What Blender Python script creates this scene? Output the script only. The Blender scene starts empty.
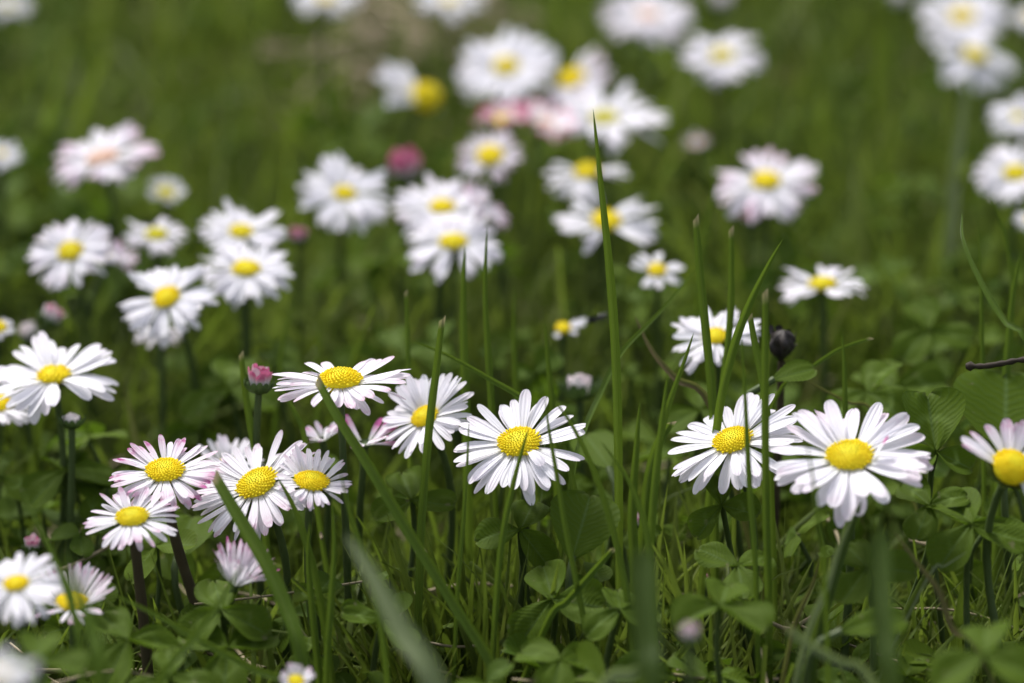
import bpy, math, random
import numpy as np
from mathutils import Vector, Matrix
R = math.radians
SC = bpy.context.scene
COL = SC.collection

# ------------------------------------------------------------------ camera
W, H = 1024, 683
FOCAL, SENSOR, PITCH = 135.0, 36.0, 20.0
CAM_H, FOCUS = 0.30, 0.675
cam_data = bpy.data.cameras.new('camera')
cam = bpy.data.objects.new('camera', cam_data)
COL.objects.link(cam)
cam.location = (0, 0, CAM_H)
cam.rotation_euler = (R(90 - PITCH), 0, 0)
cam_data.lens = FOCAL
cam_data.sensor_width = SENSOR
cam_data.clip_start = 0.01
cam_data.clip_end = 200
cam_data.dof.use_dof = True
cam_data.dof.focus_distance = FOCUS
cam_data.dof.aperture_fstop = 8.6
SC.camera = cam

# ------------------------------------------------------------------ world, sun, exposure
SUN_EL, SUN_ROT = 56.0, -35.0       # rotation measured from +Y (away from the camera) towards +X
world = bpy.data.worlds.new('World')
SC.world = world
world.use_nodes = True
wn = world.node_tree
bg = wn.nodes['Background']
sky = wn.nodes.new('ShaderNodeTexSky')
sky.sky_type = 'NISHITA'
sky.sun_disc = False
sky.sun_elevation = R(SUN_EL)
sky.sun_rotation = R(SUN_ROT)
sky.air_density = 1.0
sky.dust_density = 4.0
sky.ozone_density = 0.6
haze_mix = wn.nodes.new('ShaderNodeMix'); haze_mix.data_type = 'RGBA'     # thin overcast: the sky is part grey cloud
haze_mix.inputs[0].default_value = 0.36
wn.links.new(sky.outputs['Color'], haze_mix.inputs[6])
haze_mix.inputs[7].default_value = (5.6, 5.5, 5.4, 1)
wn.links.new(haze_mix.outputs[2], bg.inputs['Color'])
bg.inputs['Strength'].default_value = 0.095
sd = bpy.data.lights.new('sun', 'SUN')
sd.energy = 2.5
sd.angle = R(16)
sd.color = (1.0, 0.985, 0.965)
sun = bpy.data.objects.new('sun', sd)
COL.objects.link(sun)
sdir = Vector((math.sin(R(SUN_ROT)) * math.cos(R(SUN_EL)), math.cos(R(SUN_ROT)) * math.cos(R(SUN_EL)), math.sin(R(SUN_EL))))
sun.rotation_euler = sdir.to_track_quat('Z', 'Y').to_euler()
SC.view_settings.view_transform = 'Standard'
SC.view_settings.look = 'None'
SC.view_settings.exposure = 1.10
SC.view_settings.gamma = 1.0
SC.view_settings.use_curve_mapping = False
SC.render.engine = 'CYCLES'
SC.cycles.use_denoising = True
SC.cycles.max_bounces = 6
SC.cycles.transparent_max_bounces = 4
SC.cycles.transmission_bounces = 4
SC.cycles.diffuse_bounces = 4

# ------------------------------------------------------------------ camera frame helpers
cp, sp = math.cos(R(PITCH)), math.sin(R(PITCH))
FWD = np.array([0, cp, -sp]); RIGHT = np.array([1.0, 0, 0]); UP = np.array([0, sp, cp])
CAM = np.array([0, 0, CAM_H])
K = SENSOR / FOCAL / W              # metres per pixel at one metre of depth

def P(px, py, d):
    return CAM + d * (FWD + (px - W / 2) * K * RIGHT - (py - H / 2) * K * UP)

def depth_at(px, py, z):
    ray = FWD + (px - W / 2) * K * RIGHT - (py - H / 2) * K * UP
    return (z - CAM_H) / ray[2]

def project(p):
    q = np.asarray(p) - CAM
    d = q @ FWD
    return W / 2 + (q @ RIGHT) / d / K, H / 2 - (q @ UP) / d / K, d

def unit(v):
    v = np.asarray(v, float)
    return v / max(np.linalg.norm(v), 1e-12)

def facing(px, py, t, phi):
    """Unit normal tilted t degrees away from the viewer, towards screen direction phi (90 = up)."""
    view = unit(FWD + (px - W / 2) * K * RIGHT - (py - H / 2) * K * UP)
    s = math.cos(R(phi)) * RIGHT + math.sin(R(phi)) * UP
    s = unit(s - (s @ view) * view)
    return unit(-math.cos(R(t)) * view + math.sin(R(t)) * s)

def basis(n):
    e1 = unit(RIGHT - (RIGHT @ n) * n)
    e2 = np.cross(n, e1)
    return e1, e2

# ------------------------------------------------------------------ mesh helpers
class MB:
    def __init__(self):
        self.v, self.f, self.uv, self.a, self.n = [], [], [], [], 0
    def grid(self, pts, us, vs, attr=0.0, closed=False):
        """pts: (rows, cols, 3); us per col, vs per row."""
        r, c, _ = pts.shape
        b = self.n
        self.v.append(pts.reshape(-1, 3))
        uu, vv = np.meshgrid(us, vs)
        self.uv.append(np.stack([uu.ravel(), vv.ravel()], 1))
        self.a.append(np.full(r * c, attr))
        i, j = np.meshgrid(np.arange(r - 1), np.arange(c if closed else c - 1), indexing='ij')
        j2 = (j + 1) % c
        q = np.stack([i * c + j, i * c + j2, (i + 1) * c + j2, (i + 1) * c + j], -1).reshape(-1, 4) + b
        self.f.append(q)
        self.n += r * c
    def add(self, v, q, uv, a):
        self.v.append(v); self.f.append(q + self.n); self.uv.append(uv); self.a.append(a); self.n += len(v)
    def build(self, name, mat, parent=None, origin=(0, 0, 0)):
        v = np.concatenate(self.v) - np.asarray(origin)
        f = np.concatenate(self.f); uv = np.concatenate(self.uv); a = np.concatenate(self.a)
        me = bpy.data.meshes.new(name)
        me.vertices.add(len(v)); me.vertices.foreach_set('co', v.astype(np.float32).ravel())
        me.loops.add(f.size); me.loops.foreach_set('vertex_index', f.astype(np.int32).ravel())
        me.polygons.add(len(f))
        me.polygons.foreach_set('loop_start', np.arange(0, f.size, 4, dtype=np.int32))
        me.polygons.foreach_set('use_smooth', np.ones(len(f), dtype=bool))
        lay = me.uv_layers.new(name='UVMap')
        lay.data.foreach_set('uv', uv[f.ravel()].astype(np.float32).ravel())
        at = me.attributes.new('tint', 'FLOAT', 'POINT')
        at.data.foreach_set('value', a.astype(np.float32))
        me.update(calc_edges=True)
        me.validate()
        me.materials.append(mat)
        o = bpy.data.objects.new(name, me)
        COL.objects.link(o)
        if parent is not None:
            o.parent = parent
        return o

def tag(o, label=None, cat=None, group=None, kind=None):
    if label: o['label'] = label
    if cat: o['category'] = cat
    if group: o['group'] = group
    if kind: o['kind'] = kind
    return o

def thing(name, loc, label, cat, group=None):
    o = bpy.data.objects.new(name, None)
    o.empty_display_size = 0.005
    o.location = loc
    COL.objects.link(o)
    return tag(o, label, cat, group)

def bezier(p0, p1, p2, p3, n):
    t = np.linspace(0, 1, n)[:, None]
    return (1 - t) ** 3 * p0 + 3 * (1 - t) ** 2 * t * p1 + 3 * (1 - t) * t ** 2 * p2 + t ** 3 * p3

def smooth_path(pts, n):
    """Catmull-Rom through the points, resampled to n."""
    pts = np.asarray(pts, float)
    if len(pts) == 2:
        t = np.linspace(0, 1, n)[:, None]
        return pts[0] * (1 - t) + pts[1] * t
    ext = np.vstack([2 * pts[0] - pts[1], pts, 2 * pts[-1] - pts[-2]])
    seg = len(pts) - 1
    u = np.linspace(0, seg, n)
    out = []
    for x in u:
        i = min(int(x), seg - 1); t = x - i
        a, b, c, d = ext[i:i + 4]
        out.append(0.5 * ((2 * b) + (-a + c) * t + (2 * a - 5 * b + 4 * c - d) * t * t + (-a + 3 * b - 3 * c + d) * t ** 3))
    return np.array(out)

def tube(mb, path, radii, sides=8, attr=0.0):
    path = np.asarray(path)
    tan = np.gradient(path, axis=0)
    ref = np.array([0.31, 0.77, 0.12])
    rows = []
    for p, t, r in zip(path, tan, radii):
        t = unit(t); a = unit(np.cross(t, ref)); b = np.cross(t, a)
        th = np.linspace(0, 2 * math.pi, sides, endpoint=False)
        rows.append(p + r * (np.cos(th)[:, None] * a + np.sin(th)[:, None] * b))
    mb.grid(np.array(rows), np.linspace(0, 1, sides), np.linspace(0, 1, len(path)), attr, closed=True)

# ------------------------------------------------------------------ materials
def nodes_of(name):
    m = bpy.data.materials.new(name)
    m.use_nodes = True
    nt = m.node_tree
    return m, nt, nt.nodes['Principled BSDF'], nt.nodes['Material Output']

def ramp(nt, stops, interp='LINEAR'):
    r = nt.nodes.new('ShaderNodeValToRGB')
    e = r.color_ramp.elements
    r.color_ramp.interpolation = interp
    while len(e) < len(stops): e.new(0.5)
    for el, (p, c) in zip(e, stops):
        el.position = p; el.color = (*c, 1)
    return r

def mixc(nt, fac, a, b, mode='MIX'):
    m = nt.nodes.new('ShaderNodeMix'); m.data_type = 'RGBA'; m.blend_type = mode
    for s, v in ((m.inputs[0], fac), (m.inputs[6], a), (m.inputs[7], b)):
        if isinstance(v, (int, float)): s.default_value = v
        elif isinstance(v, tuple): s.default_value = (*v, 1)
        else: nt.links.new(v, s)
    return m.outputs[2]

def math_(nt, op, a, b=None, c=None):
    m = nt.nodes.new('ShaderNodeMath'); m.operation = op
    for s, v in zip(m.inputs, (a, b, c)):
        if v is None: continue
        if isinstance(v, (int, float)): s.default_value = v
        else: nt.links.new(v, s)
    return m.outputs[0]

def noise(nt, scale, detail=2, vec=None):
    n = nt.nodes.new('ShaderNodeTexNoise')
    n.inputs['Scale'].default_value = scale; n.inputs['Detail'].default_value = detail
    if vec is None:
        tc = nt.nodes.new('ShaderNodeTexCoord'); vec = tc.outputs['Object']
    nt.links.new(vec, n.inputs['Vector'])
    return n.outputs['Fac']

def uvsplit(nt):
    u = nt.nodes.new('ShaderNodeUVMap'); s = nt.nodes.new('ShaderNodeSeparateXYZ')
    nt.links.new(u.outputs[0], s.inputs[0])
    return s.outputs[0], s.outputs[1]

def attr(nt, name='tint'):
    a = nt.nodes.new('ShaderNodeAttribute'); a.attribute_name = name
    return a.outputs['Fac']

def maprange(nt, v, a, b, c=0.0, d=1.0):
    m = nt.nodes.new('ShaderNodeMapRange'); m.clamp = True
    nt.links.new(v, m.inputs[0])
    for k, x in zip((1, 2, 3, 4), (a, b, c, d)): m.inputs[k].default_value = x
    return m.outputs[0]

def leafy(nt, bsdf, out, color, trans=0.35, tcol=None, rough=0.5, spec=0.35):
    """Thin-leaf shading: surface plus light that comes through."""
    nt.links.new(color, bsdf.inputs['Base Color'])
    bsdf.inputs['Roughness'].default_value = rough
    bsdf.inputs['Specular IOR Level'].default_value = spec
    t = nt.nodes.new('ShaderNodeBsdfTranslucent')
    nt.links.new(tcol if tcol is not None else color, t.inputs['Color'])
    mx = nt.nodes.new('ShaderNodeMixShader'); mx.inputs[0].default_value = trans
    nt.links.new(bsdf.outputs[0], mx.inputs[1]); nt.links.new(t.outputs[0], mx.inputs[2])
    nt.links.new(mx.outputs[0], out.inputs['Surface'])

def bump(nt, bsdf, h, strength, dist):
    b = nt.nodes.new('ShaderNodeBump')
    b.inputs['Strength'].default_value = strength; b.inputs['Distance'].default_value = dist
    nt.links.new(h, b.inputs['Height']); nt.links.new(b.outputs[0], bsdf.inputs['Normal'])

def rand_island(nt):
    g = nt.nodes.new('ShaderNodeNewGeometry')
    return g.outputs['Random Per Island'], g.outputs['Backfacing']

def make_petal_mat():
    m, nt, b, o = nodes_of('daisy_petal')
    u, v = uvsplit(nt)
    pink = attr(nt)
    rnd, back = rand_island(nt)
    tipmask = maprange(nt, v, 0.62, 1.0)
    nz = noise(nt, 900, 1)
    amt = math_(nt, 'MULTIPLY', math_(nt, 'MULTIPLY', tipmask, pink), maprange(nt, nz, 0.35, 0.6))
    under = math_(nt, 'MULTIPLY', math_(nt, 'MULTIPLY', back, pink), math_(nt, 'MULTIPLY', maprange(nt, v, 0.15, 0.8), 0.55))
    amt = math_(nt, 'MINIMUM', math_(nt, 'ADD', amt, under), 1.0)
    base = mixc(nt, rnd, (0.83, 0.82, 0.865), (0.88, 0.87, 0.905))
    base = mixc(nt, maprange(nt, v, 0.0, 0.22, 0.5, 0.0), base, (0.72, 0.74, 0.52))
    col = mixc(nt, amt, base, (0.50, 0.12, 0.32))
    leafy(nt, b, o, col, 0.42, rough=0.65, spec=0.12)
    s = math_(nt, 'SINE', math_(nt, 'MULTIPLY', u, 19.0))
    bump(nt, b, s, 0.5, 0.00012)
    return m

def make_bud_petal_mat():
    m, nt, b, o = nodes_of('bud_petal')
    u, v = uvsplit(nt)
    pink = attr(nt)
    t = math_(nt, 'MINIMUM', math_(nt, 'MULTIPLY', maprange(nt, v, 0.45, 0.95), pink), 1.0)
    col = mixc(nt, t, (0.80, 0.76, 0.76), (0.58, 0.15, 0.28))
    leafy(nt, b, o, col, 0.25, rough=0.55, spec=0.2)
    return m

def make_disc_mat():
    m, nt, b, o = nodes_of('daisy_disc')
    rnd, _ = rand_island(nt)
    c = mixc(nt, rnd, (0.84, 0.62, 0.010), (0.92, 0.77, 0.025))
    c = mixc(nt, math_(nt, 'MULTIPLY', attr(nt), 1.0), c, (0.60, 0.60, 0.05))
    leafy(nt, b, o, c, 0.25, rough=0.6, spec=0.1)
    return m

def make_green(name, a, c, trans=0.2, rough=0.5):
    m, nt, b, o = nodes_of(name)
    col = mixc(nt, noise(nt, 260, 3), a, c)
    leafy(nt, b, o, col, trans, rough=rough, spec=0.3)
    bump(nt, b, noise(nt, 1500, 2), 0.4, 0.0002)
    return m

def make_blade_mat(name, dark, mid, light, straw=0.0, cut_tip=False, patchy=False):
    m, nt, b, o = nodes_of(name)
    u, v = uvsplit(nt)
    rnd, back = rand_island(nt)
    stops = [(0.0, dark), (0.45, mid), (0.9 - straw, light)]
    if straw:
        stops += [(0.985 - straw, light), (1.0 - straw * 0.8, (0.24, 0.20, 0.09))]
    col = ramp(nt, stops); nt.links.new(rnd, col.inputs[0])
    c = mixc(nt, maprange(nt, v, 0.0, 0.35, 0.55, 0.0), col.outputs[0], (0.11, 0.135, 0.045))
    c = mixc(nt, maprange(nt, noise(nt, 90, 3), 0.35, 0.75, 0.0, 0.45), c, light)
    stri = math_(nt, 'SINE', math_(nt, 'MULTIPLY', u, 37.7))
    c = mixc(nt, maprange(nt, stri, -1, 1, 0.0, 0.5), c, light)
    midrib = maprange(nt, math_(nt, 'ABSOLUTE', math_(nt, 'SUBTRACT', u, 0.5)), 0.0, 0.10, 0.6, 0.0)
    c = mixc(nt, midrib, c, (0.12, 0.18, 0.035))
    if patchy:                         # the sward is not one colour: drier and fresher patches
        c = mixc(nt, maprange(nt, noise(nt, 13, 3), 0.50, 0.72, 0.0, 0.75), c, (0.17, 0.205, 0.045))
        c = mixc(nt, maprange(nt, noise(nt, 17, 3), 0.52, 0.66, 0.0, 0.75), c, (0.034, 0.060, 0.008))
    if cut_tip:
        a = attr(nt)
        tip = math_(nt, 'MULTIPLY', maprange(nt, v, 0.965, 0.99), a)
        c = mixc(nt, tip, c, (0.36, 0.30, 0.17))
    tc = mixc(nt, 0.5, c, (0.15, 0.22, 0.018))
    leafy(nt, b, o, c, 0.40, tcol=tc, rough=0.45, spec=0.2)
    bump(nt, b, stri, 0.5, 0.00012)
    return m

def make_clover_mat():
    m, nt, b, o = nodes_of('clover_leaflet')
    u, v = uvsplit(nt)
    rnd, back = rand_island(nt)
    base = mixc(nt, rnd, (0.034, 0.068, 0.004), (0.082, 0.130, 0.008))
    base = mixc(nt, maprange(nt, noise(nt, 140, 3), 0.3, 0.75, 0.0, 0.5), base, (0.072, 0.11, 0.010))
    du = math_(nt, 'ABSOLUTE', math_(nt, 'SUBTRACT', u, 0.5))
    # pale chevron across the leaflet
    cv = math_(nt, 'SUBTRACT', v, math_(nt, 'SUBTRACT', 0.62, math_(nt, 'MULTIPLY', du, 0.75)))
    chev = maprange(nt, math_(nt, 'ABSOLUTE', math_(nt, 'ADD', cv, math_(nt, 'MULTIPLY', math_(nt, 'SUBTRACT', noise(nt, 500, 2), 0.5), 0.12))), 0.02, 0.10, 1.0, 0.0)
    chev = math_(nt, 'MULTIPLY', chev, maprange(nt, du, 0.05, 0.42, 1.0, 0.0))
    c = mixc(nt, math_(nt, 'MULTIPLY', chev, math_(nt, 'MULTIPLY', attr(nt), 0.75)), base, (0.17, 0.25, 0.06))
    # veins that run out from the midrib
    vein = math_(nt, 'SINE', math_(nt, 'ADD', math_(nt, 'MULTIPLY', math_(nt, 'SUBTRACT', v, math_(nt, 'MULTIPLY', du, 0.55)), 70.0), math_(nt, 'MULTIPLY', noise(nt, 330, 2), 9.0)))
    c = mixc(nt, maprange(nt, vein, 0.5, 1.0, 0.0, 0.2), c, (0.085, 0.14, 0.045))
    c = mixc(nt, maprange(nt, du, 0.0, 0.035, 0.5, 0.0), c, (0.11, 0.17, 0.06))
    rim = maprange(nt, v, 0.955, 1.0, 0.0, 0.35)
    c = mixc(nt, rim, c, (0.16, 0.18, 0.07))
    spots = maprange(nt, noise(nt, 420, 2), 0.70, 0.74, 0.0, 0.6)
    c = mixc(nt, spots, c, (0.16, 0.15, 0.08))
    tc = mixc(nt, 0.5, c, (0.11, 0.20, 0.010))
    leafy(nt, b, o, c, 0.38, tcol=tc, rough=0.6, spec=0.07)
    bump(nt, b, vein, 0.25, 0.00008)
    return m

def make_soil_mat():
    m, nt, b, o = nodes_of('soil')
    n1 = noise(nt, 60, 5); n2 = noise(nt, 6, 4)
    c = mixc(nt, n1, (0.012, 0.010, 0.006), (0.05, 0.042, 0.022))
    c = mixc(nt, maprange(nt, n2, 0.4, 0.6, 0.2, 0.75), c, (0.030, 0.045, 0.012))
    nt.links.new(c, b.inputs['Base Color'])
    b.inputs['Roughness'].default_value = 0.9
    bump(nt, b, n1, 0.8, 0.004)
    return m

def make_plain(name, c1, c2, rough=0.6, scale=300, spec=0.3):
    m, nt, b, o = nodes_of(name)
    nt.links.new(mixc(nt, noise(nt, scale, 3), c1, c2), b.inputs['Base Color'])
    b.inputs['Roughness'].default_value = rough
    b.inputs['Specular IOR Level'].default_value = spec
    bump(nt, b, noise(nt, scale * 3, 2), 0.4, 0.0002)
    return m

M_PETAL = make_petal_mat()
M_BUDP = make_bud_petal_mat()
M_DISC = make_disc_mat()
def make_spent_disc_mat():
    m, nt, b, o = nodes_of('spent_disc')
    rnd, _ = rand_island(nt)
    leafy(nt, b, o, mixc(nt, rnd, (0.78, 0.50, 0.34), (0.82, 0.62, 0.50)), 0.2, rough=0.6, spec=0.1)
    return m
M_SPENT = make_spent_disc_mat()
M_STEM = make_green('stem_green', (0.045, 0.075, 0.02), (0.085, 0.12, 0.035))
M_STEMD = make_green('stem_brown', (0.035, 0.026, 0.016), (0.075, 0.06, 0.03), 0.05)
M_BRACT = make_green('bract_green', (0.035, 0.065, 0.018), (0.075, 0.12, 0.03))
M_BLADE = make_blade_mat('grass_blade_green', (0.034, 0.074, 0.006), (0.052, 0.102, 0.008), (0.090, 0.150, 0.014), cut_tip=True)
M_BLADEP = make_blade_mat('grass_blade_pale', (0.12, 0.16, 0.075), (0.15, 0.19, 0.095), (0.20, 0.24, 0.13), cut_tip=True)  # sheen on the blurred blade near the lens is put into this colour
M_BLADED = make_blade_mat('grass_blade_dark', (0.026, 0.050, 0.008), (0.032, 0.060, 0.010), (0.045, 0.078, 0.013))
M_BLADEB = make_blade_mat('grass_blade_brown', (0.07, 0.05, 0.025), (0.10, 0.07, 0.035), (0.14, 0.11, 0.055), cut_tip=True)
M_GRASS = make_blade_mat('grass_cover', (0.052, 0.092, 0.008), (0.088, 0.136, 0.013), (0.150, 0.200, 0.030), straw=0.03, patchy=True)
M_CLOVER = make_clover_mat()
M_SOIL = make_soil_mat()
M_STRAW = make_plain('dry_straw', (0.17, 0.13, 0.07), (0.34, 0.29, 0.18), 0.7)
M_FLY = make_plain('fly_black', (0.006, 0.006, 0.007), (0.02, 0.02, 0.022), 0.3)
M_SEED = make_plain('seed_black', (0.008, 0.007, 0.007), (0.060, 0.048, 0.042), 0.6, 500)
M_LEAFRIM = make_plain('leaf_rim_brown', (0.008, 0.006, 0.005), (0.045, 0.032, 0.02), 0.8, 400)

# ------------------------------------------------------------------ ground sheet
def make_ground():
    n = 121
    s = np.linspace(-1, 1, n)
    g = np.sign(s) * (np.abs(s) ** 3) * 40 + s * 1.0
    X, Y = np.meshgrid(g, g + 0.9)
    Z = 0.0025 * np.sin(X * 31 + 1.3) * np.cos(Y * 27) + 0.002 * np.sin(X * 83 + Y * 61) - 0.004
    mb = MB()
    mb.grid(np.stack([X, Y, Z], -1), np.linspace(0, 1, n), np.linspace(0, 1, n))
    return tag(mb.build('ground', M_SOIL), kind='structure')
make_ground()

# ------------------------------------------------------------------ daisies
PROTECT = []                         # (px, py, rx, ry, depth) of the flower heads, used when the turf is sown
STEM_BASES = []

def petal_strip(mb, origin, n, az_dir, r0, L, width, e0, curv, twist, camber, rng, pink, rows=9, cols=5, notch=0.0, side=0.0):
    """One ray floret from radius r0 outwards, rising e0 degrees, bending curv degrees along its length."""
    v = np.concatenate([np.linspace(0, 0.72, rows - 5), [0.83, 0.91, 0.96, 0.988, 1.0]])
    fine = 40
    tt = np.linspace(0, 1, fine)
    el = np.radians(e0 + curv * tt ** 1.3)
    dx = np.concatenate([[0], np.cumsum(np.cos(el[:-1])) / (fine - 1)]) * L
    dz = np.concatenate([[0], np.cumsum(np.sin(el[:-1])) / (fine - 1)]) * L
    x = np.interp(v, tt, dx); z = np.interp(v, tt, dz); ee = np.interp(v, tt, el)
    sm = np.clip(v / 0.6, 0, 1); sm = sm * sm * (3 - 2 * sm)
    w = (0.42 + 0.58 * sm) * np.sqrt(np.clip(1 - (np.clip(v - 0.74, 0, 1) / 0.2615) ** 2, 0.0, 1))
    w = w * width
    lat = np.cross(n, az_dir)
    u = np.linspace(-1, 1, cols)
    pts = np.zeros((len(v), cols, 3))
    for i in range(len(v)):
        tw = math.radians(twist) * v[i]
        t = math.cos(ee[i]) * az_dir + math.sin(ee[i]) * n
        nn = -math.sin(ee[i]) * az_dir + math.cos(ee[i]) * n
        s_ = math.cos(tw) * lat + math.sin(tw) * nn
        m_ = -math.sin(tw) * lat + math.cos(tw) * nn
        c = origin + (r0 + x[i]) * az_dir + z[i] * n + lat * (side * v[i] ** 2 * L)
        for j in range(cols):
            back = notch * L * 0.05 * (1 - abs(u[j])) * (v[i] > 0.95)
            pts[i, j] = c + s_ * (u[j] * w[i] / 2) + m_ * (camber * w[i] * (u[j] ** 2 - 0.4)) - t * back
    mb.grid(pts, (u + 1) / 2, v, pink)

def in_gap(a, gaps):
    a %= 360
    for lo, hi in gaps:
        if (lo <= a <= hi) or (lo > hi and (a >= lo or a <= hi)): return True
    return False

def florets(mb, o, n, r, h, count, rng, tint=0.0, lod=0):
    e1, e2 = basis(n)
    nr, na = (9, 28)
    rr = np.linspace(0.02, 1.0, nr); th = np.linspace(0, 2 * math.pi, na, endpoint=False)
    pts = np.zeros((nr + 1, na, 3))
    for i, q in enumerate(rr):
        zz = h * math.sqrt(max(0, 1 - (q * 0.97) ** 2)) * 0.9
        pts[i] = o + q * r * 0.95 * (np.cos(th)[:, None] * e1 + np.sin(th)[:, None] * e2) + zz * n
    pts[nr] = o + r * 0.8 * (np.cos(th)[:, None] * e1 + np.sin(th)[:, None] * e2) - 0.25 * h * n
    mb.grid(pts, np.linspace(0, 1, na), np.linspace(0, 1, nr + 1), tint, closed=True)
    ga = math.pi * (3 - math.sqrt(5))
    sd_, st = (6, 5) if lod == 0 else (5, 4)
    for k in range(count):
        q = math.sqrt((k + 0.5) / count); a = k * ga
        q2 = min(q, 0.99)
        radial = math.cos(a) * e1 + math.sin(a) * e2
        zz = h * math.sqrt(max(0, 1 - (q2 * 0.97) ** 2)) * 0.9
        nn = unit(n * (1.05 - 0.75 * q) + radial * q * 0.95)
        c = o + q * r * radial + zz * n
        s = r * 1.55 / math.sqrt(count) * rng.uniform(0.82, 1.12) * (0.62 + 0.38 * q)
        ln = s * rng.uniform(0.6, 1.1) * (0.55 + 0.65 * q)
        f1, f2 = basis(nn)
        ph = np.linspace(0, 2 * math.pi, sd_, endpoint=False)
        prof = [(-0.3, 0.45), (0.35, 0.62), (0.75, 0.66), (1.0, 0.36), (1.05, 0.02)][:st] if lod == 0 else [(-0.3, 0.5), (0.4, 0.66), (0.9, 0.5), (1.05, 0.02)]
        ring = [c + nn * (ln * zq) + (s * wq * 0.78) * (np.cos(ph)[:, None] * f1 + np.sin(ph)[:, None] * f2) for zq, wq in prof]
        mb.grid(np.array(ring), np.linspace(0, 1, sd_), np.linspace(0, 1, len(ring)), tint if q > 0.42 else min(1, tint + 0.75 * (1 - q)), closed=True)

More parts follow.
